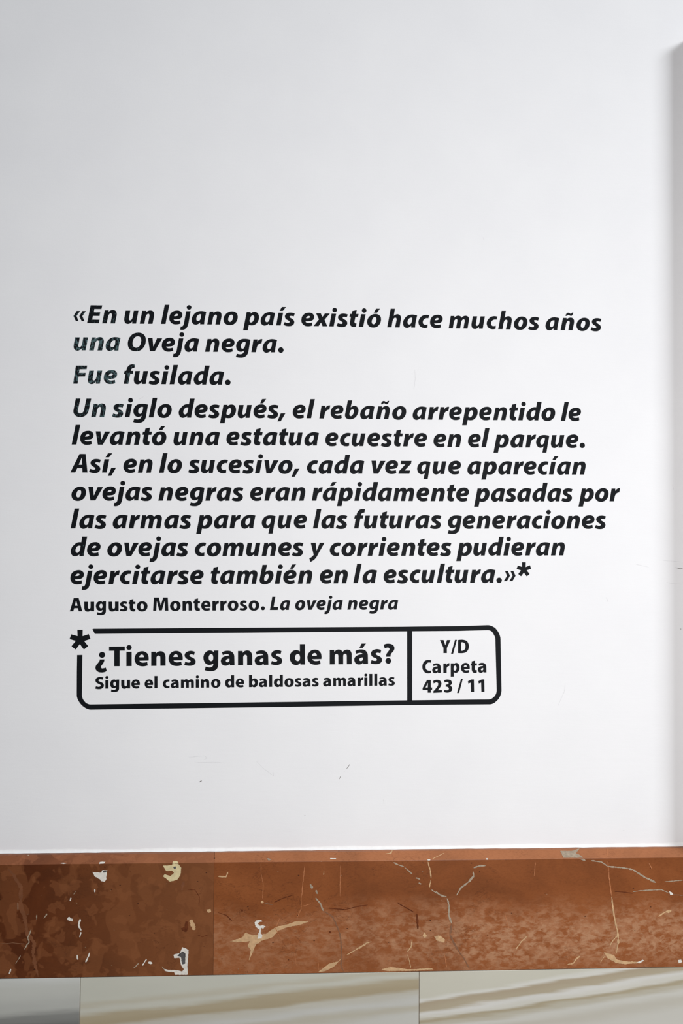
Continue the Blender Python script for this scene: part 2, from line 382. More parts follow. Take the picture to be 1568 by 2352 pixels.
# ---------------------------------------------------------------- lettering outlines
# each glyph: x-height of its drawing, baseline, origin, advance end, baseline slope, then contours (first = outline, rest = counters)
# nodes: c corner, s smooth, t tangent end of a straight edge
ITALIC = {
'l': (390, 709, 8, 255, .015, ["c56,709 c172,130 c310,130 c195,709"]),
'e': (390, 709, 258, 693, .015, ["c652,692 s595,711 s520,719 s430,707 s357,655 s316,585 s312,510 s330,430 s377,362 s440,320 s520,301 s605,306 s668,342 s702,400 s703,452 s680,510 s625,549 s545,563 c441,568 s456,594 s490,612 s540,616 s592,609 c638,597",
      "c455,470 s478,433 s512,408 s546,402 s573,416 s574,442 s550,461 s510,469"]),
'j': (390, 714, 693, 933, .015, ["c820,320 c955,320 t893,670 s872,750 s835,822 s780,868 s715,885 c640,878 c658,776 s690,779 s718,765 s740,730 t755,675"]),
'a': (390, 720, 930, 1400, .010, ["c1422,345 t1382,530 s1368,610 c1358,720 c1236,720 c1238,664 s1170,715 s1100,732 s1037,712 s996,660 s982,590 s994,515 s1040,430 s1110,362 s1190,327 s1270,317 s1345,325",
      "c1270,418 t1262,500 s1240,570 s1208,612 s1170,624 s1136,605 s1124,560 s1134,500 s1166,447 s1212,420"]),
'n': (400, 685, 918, 1418, .008, ["c968,685 c1046,285 c1168,285 c1163,335 s1225,288 s1300,274 s1365,293 s1403,345 s1411,410 t1402,480 c1358,686 c1220,686 t1262,475 s1266,420 s1255,390 s1228,380 s1185,405 s1155,460 t1137,540 c1108,685"]),
'u': (382, 721, 777, 1232, .015, ["c868,340 c1003,340 t970,535 s964,585 s971,616 s995,628 s1040,600 s1072,530 t1083,475 c1105,342 c1240,342 c1172,722 c1058,722 c1060,660 s1002,712 s935,732 s872,714 s835,662 s825,600 t833,530"]),
'o': (390, 729, 388, 856, .012, ["s440,560 s455,645 s510,713 s620,745 s730,725 s815,655 s860,560 s868,480 s842,395 s775,341 s690,326 s600,345 s510,408 s455,490",
      "s582,570 s595,620 s635,643 s680,620 s712,560 s725,490 s715,445 s680,426 s637,440 s600,495"]),
'p': (388, 736, 1002, 1495, .010, ["c1020,900 c1128,345 c1250,345 c1245,392 s1300,350 s1365,338 s1435,355 s1485,415 s1502,500 s1480,605 s1420,692 s1355,737 s1290,748 s1240,746 c1194,736 c1160,900",
      "s1217,620 s1235,535 s1270,465 s1313,443 s1346,463 s1357,515 s1338,585 s1302,637 s1260,656 s1229,648"]),
'ı': (388, 750, 522, 770, 0, ["c572,750 c645,362 c785,362 c710,750"]),
's': (390, 752, 773, 1123, .012, ["c793,727 c832,641 s880,660 s938,668 s972,655 s978,628 s940,596 s880,557 s845,510 s840,445 s872,395 s925,365 s985,355 s1065,360 c1140,382 c1108,472 s1060,460 s1015,457 s984,468 s985,490 s1035,530 s1093,573 s1124,635 s1110,700 s1055,752 s960,770 s870,760"]),
'x': (388, 773, 433, 839, .012, ["c418,771 c582,565 c497,382 c640,382 c690,490 c765,385 c918,385 c757,575 c838,775 c693,775 c648,660 c575,772"]),
't': (385, 662, 111, 393, .012, ["c168,362 c187,275 c237,275 c255,187 c390,157 c372,275 c447,275 c428,368 c350,368 t328,480 s324,530 s343,555 c385,560 c365,660 s315,668 s260,664 s205,630 s184,570 t187,510 c212,363"]),
'h': (385, 681, 1243, 1719, .012, ["c1293,680 c1400,115 c1532,115 c1496,332 s1548,295 s1613,280 s1678,305 s1713,362 s1714,430 t1703,500 c1673,684 c1533,684 t1576,480 s1580,425 s1568,396 s1538,388 s1498,410 s1468,465 t1450,540 c1428,681"]),
'c': (388, 697, 746, 1099, .014, ["c1080,690 s1020,705 s950,702 s870,668 s815,600 s799,525 s825,430 s885,355 s960,312 s1040,298 c1137,315 c1107,408 s1060,402 s1010,415 s960,455 s937,520 s950,575 s985,602 s1030,605 c1083,592"]),
'm': (386, 713, 83, 782, .014, ["c133,710 c198,325 c312,325 c310,378 s360,335 s430,315 s490,330 c537,382 s590,335 s660,318 s725,340 s762,390 s765,450 t750,540 c720,718 c590,716 t628,510 s630,460 s620,435 s598,425 s560,450 s530,500 t513,580 c490,715 c360,713 t400,500 s402,455 s395,430 s372,418 s330,445 s300,500 t285,580 c262,711"]),
'E': (400, 677, 472, 920, 0, ["c522,677 c632,128 c985,128 c960,243 c745,243 c728,343 c925,343 c902,455 c700,455 c680,567 c903,567 c880,677"]),
'O': (396, 736, 124, 700, .010, ["s172,510 s185,600 s230,675 s310,728 s420,745 s530,725 s630,650 s695,540 s720,420 s705,310 s650,228 s570,185 s470,174 s350,205 s250,285 s190,400",
      "s318,500 s330,570 s365,615 s420,633 s490,615 s545,555 s572,470 s578,390 s560,330 s525,295 s475,285 s400,310 s345,380"]),
'v': (398, 743, 700, 1148, 0, ["c842,743 c780,340 c922,340 c945,602 c1058,345 c1218,345 c990,743"]),
'g': (364, 590, 95, 521, .008, ["c547,240 t495,555 s472,635 s420,703 s345,740 s250,746 s185,738 c135,722 c168,633 s230,648 s295,645 s340,617 c368,547 s320,574 s260,581 s200,555 s155,490 s143,410 s165,330 s220,260 s300,222 s385,213 s475,221",
      "c412,308 s405,370 s385,440 s352,485 s322,493 s290,475 s278,425 s290,365 s330,320 s375,305"]),
'r': (362, 590, 521, 827, 0, ["c567,590 c628,228 c740,228 c735,298 s772,248 s820,222 c878,220 c852,340 s800,350 s755,385 s730,430 t715,490 c695,590"]),
'F': (403, 670, 53, 500, 0, ["c105,670 c188,113 c533,113 c512,225 c300,226 c285,337 c488,337 c468,447 c272,450 c240,670"]),
'f': (396, 808, 17, 309, 0, ["c55,808 c108,508 c60,508 c82,410 c130,410 s150,335 s195,262 s255,224 s320,214 c395,225 c375,328 s330,330 s290,355 c268,410 c345,410 c325,505 c250,505 c192,808"]),
'd': (366, 597, 12, 452, 0, ["c510,60 t428,485 s418,540 c410,597 c297,597 c299,550 s235,590 s175,603 s112,582 s75,530 s60,450 s84,372 s150,290 s228,230 s290,214 c349,217 c375,60",
      "c329,315 s320,385 s302,448 s272,490 s237,505 s206,490 s192,440 s205,380 s242,330 s288,310"]),
'U': (402, 687, 70, 585, 0, ["c185,130 c325,130 t257,460 s252,515 s275,563 s320,580 s370,570 s412,530 t440,450 c508,130 c652,130 t577,485 s535,585 s470,652 s385,688 s300,692 s205,670 s140,610 s112,530 t120,460"]),
'b': (366, 561, 833, 1252, .008, ["c958,35 c1085,35 c1040,235 s1085,205 s1145,190 s1215,212 s1256,270 s1263,345 s1237,430 s1185,510 s1110,560 s1030,578 s950,565 s895,525 s876,465 t885,400",
      "s1095,290 s1125,310 s1132,350 s1115,410 s1085,460 s1045,483 s1015,470 s1005,425 s1020,360 s1050,310"]),
',': (367, 602, 1308, 1500, 0, ["c1285,697 c1379,469 c1513,465 c1380,693"]),
'A': (370, 603, 80, 577, 0, ["c78,603 c332,88 c502,88 c552,603 c413,603 c410,483 c272,483 c212,603", "c312,388 c392,195 c400,195 c408,388"]),
'z': (363, 580, 755, 1110, 0, ["c772,580 c788,508 c968,315 c830,313 c850,216 c1145,216 c1130,298 c950,486 c1103,486 c1083,580"]),
'q': (365, 577, 1157, 1591, 0, ["c1592,237 c1507,725 c1388,725 c1425,541 s1385,570 s1330,584 s1265,560 s1218,495 s1205,420 s1228,333 s1290,258 s1370,220 s1445,212 s1520,219",
      "c1462,303 s1457,370 s1435,440 s1400,485 s1368,493 s1340,475 s1330,425 s1345,360 s1382,315 s1425,302"]),
'y': (320, 489, 95, 440, 0, ["c138,169 c258,169 c281,362 c357,169 c473,169 t335,413 s270,530 s205,598 c126,638 c102,547 s160,516 s192,486 c208,462"]),
'L': (217, 410, 54, 284, 0, ["c92,410 c148,108 c222,108 c180,345 c290,345 c278,410"]),
'.': (364, 598, 1262, 1490, 0, ["s1305,530 s1328,476 s1383,452 s1438,476 s1461,530 s1438,585 s1383,607 s1328,585"]),
'‹': (400, 680, 85, 290, 0, ["c115,468 c215,310 c320,310 c210,468 c275,625 c190,625"]),
'›': (312, 610, 775, 915, 0, ["c820,325 c890,325 c945,444 c868,575 c790,575 c870,445"]),
}
# marks above the letters: offset from the letter's origin in x-heights
def circ(cx, cy, rx, ry):
    k = .7071
    return [('s', cx+rx*a, cy+ry*b) for a, b in ((1,0),(k,k),(0,1),(-k,k),(-1,0),(-k,-k),(0,-1),(k,-k))]
def pol(*p): return [('c', x, y) for x, y in p]
IT_MARKS = {
 'i': [('dot', circ(.559, 1.289, .184, .176))],
 'j': [('dot', circ(.549, 1.305, .186, .174))],
 'í': [('accent', pol((.394,1.139),(.582,1.451),(.91,1.451),(.652,1.139)))],
 'ó': [('accent', pol((.655,1.135),(.836,1.445),(1.148,1.445),(.914,1.13)))],
 'é': [('accent', pol((.653,1.115),(.795,1.455),(1.117,1.475),(.885,1.13)))],
 'á': [('accent', pol((.714,1.145),(.895,1.455),(1.225,1.455),(.972,1.145)))],
 'ñ': [('tilde', [(n,(x-442)/305.,(562-y)/305.) for n,x,y in (('c',603,208),('s',618,165),('s',650,133),('s',688,132),('s',722,151),('s',745,150),('c',762,126),('c',798,124),('s',783,172),('s',748,206),('s',712,200),('s',678,182),('s',660,189),('c',645,208))])],
}
IT_BASE = {'i':'ı','í':'ı','ó':'o','é':'e','á':'a','ñ':'n'}
UPRIGHT = {
'T': (319, 590, 388, 751, 0, ["c395,148 c748,148 c748,243 c633,243 c633,590 c510,590 c510,243 c395,243"]),
'ı': (319, 590, 751, 937, 0, ["c783,590 c783,267 c902,267 c902,590"]),
'e': (319, 587, 937, 1305, 0, ["c1263,575 s1205,591 s1140,595 s1040,567 s982,500 s965,425 s985,345 s1040,281 s1125,255 s1210,272 s1264,325 s1283,400 c1280,466 c1077,468 s1098,495 s1135,509 s1195,508 c1250,497",
      "c1072,390 s1083,358 s1105,337 s1132,330 s1162,345 c1176,390"]),
'n': (319, 612, 317, 712, 0, ["c352,612 c352,293 c455,293 c457,335 s500,297 s560,283 s622,300 s660,350 t674,430 c674,610 c557,610 t556,430 s548,395 s518,380 s485,395 t470,440 c470,612"]),
'a': (319, 608, 712, 1083, 0, ["c1038,607 c935,607 c927,579 s890,607 s835,618 s770,597 s735,545 s730,492 s760,437 s820,403 s875,391 c918,387 s906,369 s870,358 s820,363 c775,380 c755,315 s820,288 s890,281 s960,295 s1012,342 t1034,420",
      "c923,462 s880,468 s848,490 s845,520 s875,540 s908,528 c923,497"]),
's': (319, 606, 1083, 1372, -.008, ["c1095,593 c1118,518 s1160,533 s1210,535 s1238,515 s1225,490 s1170,465 s1120,425 s1104,365 s1130,315 s1185,285 s1245,275 s1290,282 c1335,298 c1315,372 s1270,357 s1230,360 s1212,378 s1230,402 s1290,430 s1340,475 s1352,525 s1332,573 s1280,603 s1205,612 s1150,606"]),
'g': (319, 581, 1020, 1425, 0, ["c1387,247 t1383,555 s1365,640 s1310,693 s1230,712 s1150,707 c1078,687 c1100,605 s1160,624 s1220,622 s1260,592 c1270,540 s1225,563 s1170,568 s1100,537 s1060,470 s1048,400 s1070,320 s1125,262 s1190,243 s1245,255 c1283,284 c1285,247",
      "s1168,405 s1180,455 s1215,483 s1252,470 s1268,435 s1268,380 s1255,343 s1225,328 s1188,347"]),
'd': (393, 737, 88, 583, 0, ["c545,172 c545,738 c420,738 c413,695 s365,737 s295,750 s210,725 s145,645 s122,540 s145,430 s205,365 s290,338 s355,347 c403,373 c403,172",
      "s345,447 s385,462 s403,503 s402,588 s380,628 s335,640 s290,610 s270,545 s288,480"]),
'm': (32.7, 0, 0, 58, 0, ["c3.6,0 c3.6,-32.8 c13.8,-32.8 c14,-28.6 s18,-31.9 s23.5,-33.8 s28.7,-32.6 c33,-28.3 s37.5,-31.9 s44,-33.4 s49.8,-31.5 s53.2,-26.5 t53.9,-20 c53.9,0 c42.7,0 t42.6,-18.5 s41.8,-22 s38.8,-23.8 s35.6,-22.2 t34.5,-18 c34.5,0 c23.3,0 t23.2,-18.5 s22.4,-22 s19.4,-23.8 s16.2,-22.2 t15,-18 c15,0"]),
'?': (366, 674, 1110, 1425, 0, ["c1195,492 s1200,432 s1230,375 s1270,325 s1281,292 s1260,264 s1215,260 c1157,278 c1130,187 s1185,163 s1255,157 s1330,172 s1388,215 s1408,275 s1392,335 s1350,385 s1318,430 c1307,492"]),
'¿': (319, 590, 80, 388, 0, ["c185,432 c290,432 s284,480 s255,535 s222,577 s212,607 s226,630 s265,632 c322,617 c343,695 s290,720 s225,727 s150,711 s102,668 s90,613 s110,555 s155,503 s180,468"]),
'A': (230, 463, 52, 367, 0, ["c55,463 c150,145 c270,145 c357,463 c272,463 c250,388 c162,388 c140,463", "c178,327 c203,212 c212,212 c243,327"]),
'u': (230, 460, 367, 650, 0, ["c395,230 c483,230 t483,345 s490,384 s515,398 s541,384 t548,345 c548,230 c635,230 c635,460 c560,460 c555,438 s525,460 s475,468 s425,452 s401,405 t395,345"]),
'o': (229, 450, 130, 428, 0, ["s150,340 s165,398 s210,445 s278,460 s345,445 s393,395 s408,335 s393,272 s345,228 s278,213 s210,230 s165,280", "s238,337 s248,385 s277,407 s308,388 s318,337 s308,288 s278,270 s248,290"]),
't': (198, 380, 0, 150, 0, ["c5,233 c8,186 c27,186 c27,145 c102,127 c102,185 c143,185 c143,233 c100,233 t98,292 s108,324 c143,330 c140,381 s92,387 s50,371 s29,327 t27,280 c27,233"]),
'M': (230, 452, 522, 933, 0, ["c542,452 c563,133 c683,133 c728,325 c787,133 c898,133 c913,451 c828,451 c822,215 c755,443 c690,443 c632,215 c617,452"]),
'r': (198, 380, 373, 538, 0, ["c398,380 c398,182 c465,182 c467,217 s485,190 s512,178 c535,180 c530,240 s500,245 s480,265 t472,300 c472,380"]),
'.': (198, 378, 1360, 1480, 0, ["s1379,337 s1391,308 s1420,296 s1449,308 s1461,337 s1449,366 s1420,378 s1391,366"]),
'S': (206, 437, 80, 315, 0, ["c90,432 c108,375 s155,388 s197,385 s222,362 s205,338 s150,312 s108,275 s95,235 s115,188 s160,160 s215,153 c287,170 c268,222 s225,213 s190,215 s168,238 s190,260 s250,287 s290,325 s298,365 s280,412 s230,442 s165,448"]),
'l': (192, 398, 22, 138, 0, ["c45,398 c45,122 c115,122 c115,398"]),
'c': (190, 395, 212, 400, 0, ["c385,388 s345,400 s290,391 s248,352 s232,300 s248,248 s290,212 s340,200 c388,208 c378,255 s345,250 s313,268 s300,300 s315,336 s350,350 c385,345"]),
'b': (189, 376, 682, 920, 0, ["c705,376 c705,103 c775,103 c775,202 s800,186 s835,180 s880,200 s905,245 s905,300 s885,350 s845,378 s800,377 c773,358 c768,376", "s805,232 s830,250 s837,285 s825,318 s800,328 s778,312 s773,285 s780,248"]),
'Y': (200, 370, 458, 695, 0, ["c537,370 c537,260 c462,93 c540,93 c577,205 c612,93 c687,93 c610,262 c610,370"]),
'/': (200, 370, 692, 822, 0, ["c695,385 c780,88 c820,88 c740,385"]),
'D': (200, 369, 822, 1090, 0, ["c845,368 c845,92 s900,85 s960,87 s1030,115 s1067,175 s1073,235 s1055,305 s1002,355 s940,370 s890,371", "c912,318 c912,143 s950,142 s985,165 s1000,228 s985,288 s950,315"]),
'C': (200, 788, 75, 298, 0, ["c285,783 s230,795 s165,783 s110,735 s88,660 s105,580 s155,525 s220,508 c290,520 c275,573 s230,565 s185,590 s162,650 s178,710 s225,737 c280,735"]),
'p': (200, 786, 663, 892, 0, ["c685,865 c685,585 c750,585 c750,607 s780,583 s815,577 s860,602 s882,660 s875,730 s840,776 s795,788 c755,774 c755,865", "s783,633 s805,653 s812,690 s800,728 s775,742 s754,725 s751,690 s760,650"]),
'4': (200, 377, 75, 305, 0, ["c202,378 c202,320 c93,320 c93,280 c187,108 c268,108 c268,268 c298,268 c295,318 c268,318 c268,378", "c158,268 c195,190 c205,170 c203,268"]),
'2': (200, 379, 300, 530, 0, ["c318,385 c320,345 s380,280 s415,225 s416,178 s390,162 s355,170 c325,187 c312,132 s355,112 s410,108 s465,130 s490,180 s480,235 s447,288 c413,326 c500,322 c500,376"]),
'3': (200, 375, 530, 760, 0, ["c540,362 c555,312 s595,325 s635,316 s648,290 s628,262 c582,252 c582,205 s618,200 s642,180 s632,158 s600,150 c558,165 c548,115 s590,100 s640,100 s695,123 s713,165 s700,205 c672,228 s705,250 s720,295 s705,340 s662,370 s605,378"]),
'1': (200, 362, 1025, 1245, 0, ["c1118,362 c1112,165 c1063,187 c1052,135 c1125,97 c1180,97 c1185,362"]),
}
UP_MARKS = {
 'i': [('dot', circ(.288, 1.307, .188, .174))],
 'á': [('accent', pol((.4126,1.131),(.574,1.437),(.8825,1.437),(.6585,1.131)))],
 '?': [('dot', circ(.3825, .2077, .204, .204))],
 '¿': [('dot', circ(.495, .809, .212, .212))],
}
UP_BASE = {'i':'ı','á':'a'}
# ---------------------------------------------------------------- lettering builder
def parse(spec):
    out = []
    for tok in spec.split():
        x, y = tok[1:].split(',')
        out.append((tok[0], float(x), float(y)))
    return out
def flatten(nodes, seg=5):
    """closed contour of corner / smooth / tangent nodes -> points"""
    n = len(nodes)
    P = [Vector((x, y)) for _, x, y in nodes]
    T = [k for k, _, _ in nodes]
    line = [T[i] in 'ct' and T[(i+1) % n] in 'ct' for i in range(n)]
    def tangent(i, side):
        if T[i] == 's':
            a, b = P[i]-P[i-1], P[(i+1) % n]-P[i]
            la, lb = max(a.length, 1e-6), max(b.length, 1e-6)
            return (a/la*lb + b/lb*la).normalized()
        if T[i] == 't':
            d = P[i]-P[i-1] if line[i-1] else P[(i+1) % n]-P[i]
            return d.normalized()
        return None
    out = []
    for i in range(n):
        j = (i+1) % n
        out.append(P[i])
        if line[i]:
            continue
        a, b = P[i], P[j]
        ch = b-a
        L = ch.length
        if L < 1e-6:
            continue
        u = ch/L
        ta, tb = tangent(i, 1), tangent(j, 0)
        refl = lambda t: (2*t.dot(u)*u - t)
        if ta is None and tb is None:
            continue
        if ta is None:
            ta = refl(tb)
        if tb is None:
            tb = refl(ta)
        ha = L*(2/3)/(1+max(0.1, ta.dot(u)))
        hb = L*(2/3)/(1+max(0.1, tb.dot(u)))
        c1, c2 = a+ta*ha, b-tb*hb
        for k in range(1, seg):
            s = k/seg
            out.append(a*(1-s)**3 + c1*3*s*(1-s)**2 + c2*3*s*s*(1-s) + b*s**3)
    return out

FONTS = {}
def build_font(name, table, marks, base):
    g = {}
    for ch, (xh, by, xl, xr, sl, cons) in table.items():
        mid = (xl+xr)/2
        cs = []
        for c in cons:
            pts = flatten(parse(c))
            cs.append([Vector(((p.x-xl)/xh, (by + sl*(p.x-mid) - p.y)/xh)) for p in pts])
        g[ch] = dict(adv=(xr-xl)/xh, cons=cs, marks=[])
    for ch, b in base.items():
        g[ch] = dict(adv=g[b]['adv'], cons=g[b]['cons'], marks=[])
    for ch, ms in marks.items():
        g[ch]['marks'] = [(nm, flatten(nodes)) for nm, nodes in ms]
    for ch in '«»':
        b = g.get({'«': '‹', '»': '›'}[ch])
        if b:
            d = (177/400.0) if ch == '«' else (135/312.0)
            g[ch] = dict(adv=b['adv']+d, cons=b['cons'], twin=d, marks=[])
    FONTS[name] = g
build_font('it', ITALIC, IT_MARKS, IT_BASE)
build_font('up', UPRIGHT, UP_MARKS, UP_BASE)

THICK = 0.00012
def film(name, outer, holes, to3d, origin, parent=None, loc=None, wear=0.0, mat=None):
    """a flat piece of cut film on the wall, with its own small thickness"""
    rings = [outer] + holes
    pts3 = [[to3d(p) - origin for p in r] for r in rings]
    tri = tessellate_polygon([[Vector((p.x, p.z, 0)) for p in r] for r in pts3])
    flat = [p for r in pts3 for p in r]
    n = len(flat)
    verts = [Vector((p.x, -THICK, p.z)) for p in flat] + [Vector((p.x, 0, p.z)) for p in flat]
    faces = []
    for t in tri:
        a, b, c = (flat[i] for i in t)
        cr = (b.x-a.x)*(c.z-a.z) - (b.z-a.z)*(c.x-a.x)
        if abs(cr) < 1e-14:
            continue
        faces.append(list(t) if cr > 0 else list(t)[::-1])
    off = 0
    for r in pts3:
        k = len(r)
        area = sum(r[i].x*r[(i+1) % k].z - r[(i+1) % k].x*r[i].z for i in range(k))
        for i in range(k):
            j = (i+1) % k
            q = [off+i, off+j, n+off+j, n+off+i]
            faces.append(q[::-1] if (area > 0) == (r is pts3[0]) else q)
        off += k
    o = mesh_obj(name, verts, faces, mat or M_VINYL, parent, loc)
    if wear:
        o['wear'] = float(wear)
    return o

PART_NAME = {'.': 'full_stop', ',': 'comma', '?': 'question_mark', '¿': 'question_mark', '/': 'slash', '«': 'quotation_mark', '»': 'quotation_mark'}
TRACK = []
def word(text, font, x0, x1, yb, slope, xh, label, group, wear=None, cat='word', name='vinyl_word'):
    g = FONTS[font]
    xw = xh*(fx_at((x0+x1)/2) if yb < 1350 else 0.955 if font == 'it' else 0.945 if text == 'Carpeta' else 0.985 if text == 'Monterroso.' else 1.0)
    pen, items = 0.0, []
    for ch in text:
        items.append((ch, pen))
        pen += g[ch]['adv']
    def inkx(i, tr):
        ch, p = items[i]
        xs = [q.x for c in g[ch]['cons'] for q in c] + [q.x for _, c in g[ch]['marks'] for q in c]
        if 'twin' in g[ch]:
            xs += [x + g[ch]['twin'] for x in xs]
        return min(xs)*xw + p*xw + tr*i, max(xs)*xw + p*xw + tr*i
    tr = 0.0
    for _ in range(3):
        b = [inkx(i, tr) for i in range(len(items))]
        w = max(q[1] for q in b) - min(q[0] for q in b)
        if len(items) > 1:
            tr += (x1-x0-w)/(len(items)-1)
    xscale = (x1-x0)/w if len(items) == 1 else 1.0
    lo = min(inkx(i, tr)[0] for i in range(len(items)))
    TRACK.append((text, round(tr, 2), round(xscale, 3)))
    def px_of(ch_i):
        ch, p = items[ch_i]
        ox = x0 - lo*xscale + (p*xw + tr*ch_i)*xscale
        def f(q):
            x = ox + q.x*xw*xscale
            return on_wall(x, yb + slope*(x-x0) - q.y*xh)
        return ox, f
    worg = on_wall(x0, yb)
    single = len(items) == 1
    root = None
    if not single:
        root = empty(name, worg)
        tag(root, label, cat, group)
    for i, (ch, p) in enumerate(items):
        gl = g[ch]
        ox, f = px_of(i)
        org = on_wall(ox, yb + slope*(ox-x0))
        wv = 0.0 if not wear else (wear[min(i, len(wear)-1)])
        pn = PART_NAME.get(ch, 'digit' if ch.isdigit() else 'letter')
        con = gl['cons']
        if 'twin' in gl:
            for d in (0.0, gl['twin']):
                film(pn, [Vector((q.x+d, q.y)) for q in con[0]], [], f, org, root, org-worg, wv)
            continue
        if single:
            o = film(name, con[0], con[1:], f, org, None, org, wv)
            tag(o, label, cat, group)
        else:
            o = film(pn, con[0], con[1:], f, org, root, org-worg, wv)
        for nm, c in gl['marks']:
            film(nm, c, [], f, org, o, Vector((0, 0, 0)), wv)
    return root

def fx_at(x):
    return 1 - 2.0e-5*(x-600)
def xh_at(x, y):
    return 29.85*(1 - 4.5e-5*(x-370) + 4.0e-5*(y-744))
Q = 'words of the wall quotation'
LINES = [
 [('«En',168.6,268.1,741.7,.012,[.5,.45,.35]),('un',285.2,354.1,743.0,.013,[.18,.05]),('lejano',369.4,545.9,744.0,.011,[.06,0]),('país',558.1,676.9,746.3,.016),('existió',691.8,874.9,748.6,.016),('hace',888.9,1016.5,751.6,.015),('muchos',1030,1237.7,754.2,.0160),('años',1252.2,1380.7,758.0,.015)],
 [('una',169.1,276.8,804.6,.008,[1,1,.9]),('Oveja',293.4,457.4,806.2,.010,[.32,.14,.04,0]),('negra.',470.7,651.2,808.0,.009)],
 [('Fue',168,269,881.3,.001,[.85,.95,1]),('fusilada.',284.2,529.5,881.6,.0098,[.55,.16,.14,.1,.1,0])],
 [('Un',168.4,243.1,957.2,.008,[.62,.85]),('siglo',257.1,394.4,957.7,.009,[.8,.3,.2,.16,0]),('después,',410.2,655.4,959.2,.004,[.06,0]),('el',671.9,723.0,960.5,.005),('rebaño',733.2,932.7,961.1,.011),('arrepentido',947.4,1274.7,963.6,.007),('le',1287.5,1333.9,966.4,.005)],
 [('levantó',164.5,382.1,1021.0,.006,[.32,.28,.26,.18,.14,.1]),('una',398.2,505.1,1022.6,.001),('estatua',519.9,732.4,1022.3,.006),('ecuestre',746.9,980.6,1024.3,.006),('en',995.2,1058.9,1026.6,.003),('el',1074.5,1124.0,1026.9,.004),('parque.',1132.9,1342.9,1027.5,.004)],
 [('Así,',161.5,266.8,1085.0,.003,[.16,.14,.05]),('en',283.4,350.3,1085.5,.002,[.06,.04]),('lo',365.1,417.9,1085.8,.001),('sucesivo,',431.9,687.8,1086.0,.006),('cada',704.6,836.5,1087.8,.002),('vez',852.8,944.9,1088.0,.002),('que',957.7,1058.4,1088.8,.003),('aparecían',1073,1344.6,1089.2,.003)],
 [('ovejas',164.0,349.7,1149.3,.001,[.1,.12,.05,0]),('negras',363.5,558.9,1149.8,.002),('eran',574.2,701,1149.9,.001),('rápidamente',715.8,1076.8,1149.9,.004),('pasadas',1088.3,1314.3,1151.5,.0005),('por',1328.1,1423.7,1151.3,.001)],
 [('las',162,244.4,1213.6,0,[.12,.03]),('armas',258.9,438.8,1213.6,0),('para',450.3,586.5,1213.6,-.002),('que',601,704.8,1213.4,0),('las',718.4,797.4,1213.6,0),('futuras',812.8,1013.3,1213.6,0),('generaciones',1027.6,1391.1,1214.0,0)],
 [('de',162.2,231.1,1277.5,0,[.26,.05]),('ovejas',246.4,431.9,1277.3,0),('comunes',447.2,696.7,1277.3,-.002),('y',710,745.2,1276.7,0),('corrientes',757.1,1036.2,1276.9,-.001),('pudieran',1047.4,1296.9,1276.3,-.002)],
 [('ejercitarse',161.5,467.6,1341.7,-.001),('también',483.7,717.1,1341.2,-.003),('en',734.2,798.7,1339.9,-.001),('la',811,865.8,1339.4,.002),('escultura.»',880.6,1183.7,1339.2,-.003)],
]
strip = lambda s: s.strip('«».,¿?')
flat = [w for ln in LINES for w in ln]
for i, w in enumerate(flat):
    text, x0, x1, yb, sl = w[:5]
    wear = w[5] if len(w) > 5 else None
    t = strip(text)
    extra = ''
    if text[0] == '«': extra = ' after a double angle mark'
    elif text.endswith('»'): extra = ' before a double angle mark'
    look = 'bubbled greenish black slanted' if wear and max(wear) > 0.6 else 'black slanted'
    if i == 0:
        lab = f'{look} vinyl word {t}{extra}, opening the quotation before {strip(flat[1][0])}'
    elif i == len(flat)-1:
        lab = f'{look} vinyl word {t}{extra}, closing the quotation'
    else:
        lab = f'{look} vinyl word {t} between the words {strip(flat[i-1][0])} and {strip(flat[i+1][0])}'
    word(text, 'it', x0, x1, yb, sl, xh_at((x0+x1)/2, yb), lab, Q, wear)

A = 'words of the credit line'
word('Augusto', 'up', 160.2, 338.8, 1404.2, -.003, 22.0, 'bold upright seven letter word opening the credit line under the quotation', A)
word('Monterroso.', 'up', 351.5, 608.2, 1403.0, -.005, 22.1, 'bold upright ten letter word with a full stop in the credit line', A)
word('La', 'it', 619.6, 666.6, 1401.2, -.003, 22.1, 'small black slanted word La opening the title in the credit line', A)
word('oveja', 'it', 677.6, 787.2, 1400.8, -.003, 22.1, 'small black slanted word oveja in the credit line under the quotation', A)
word('negra', 'it', 797.4, 914.3, 1400.3, -.002, 21.9, 'small black slanted word negra ending the credit line', A)

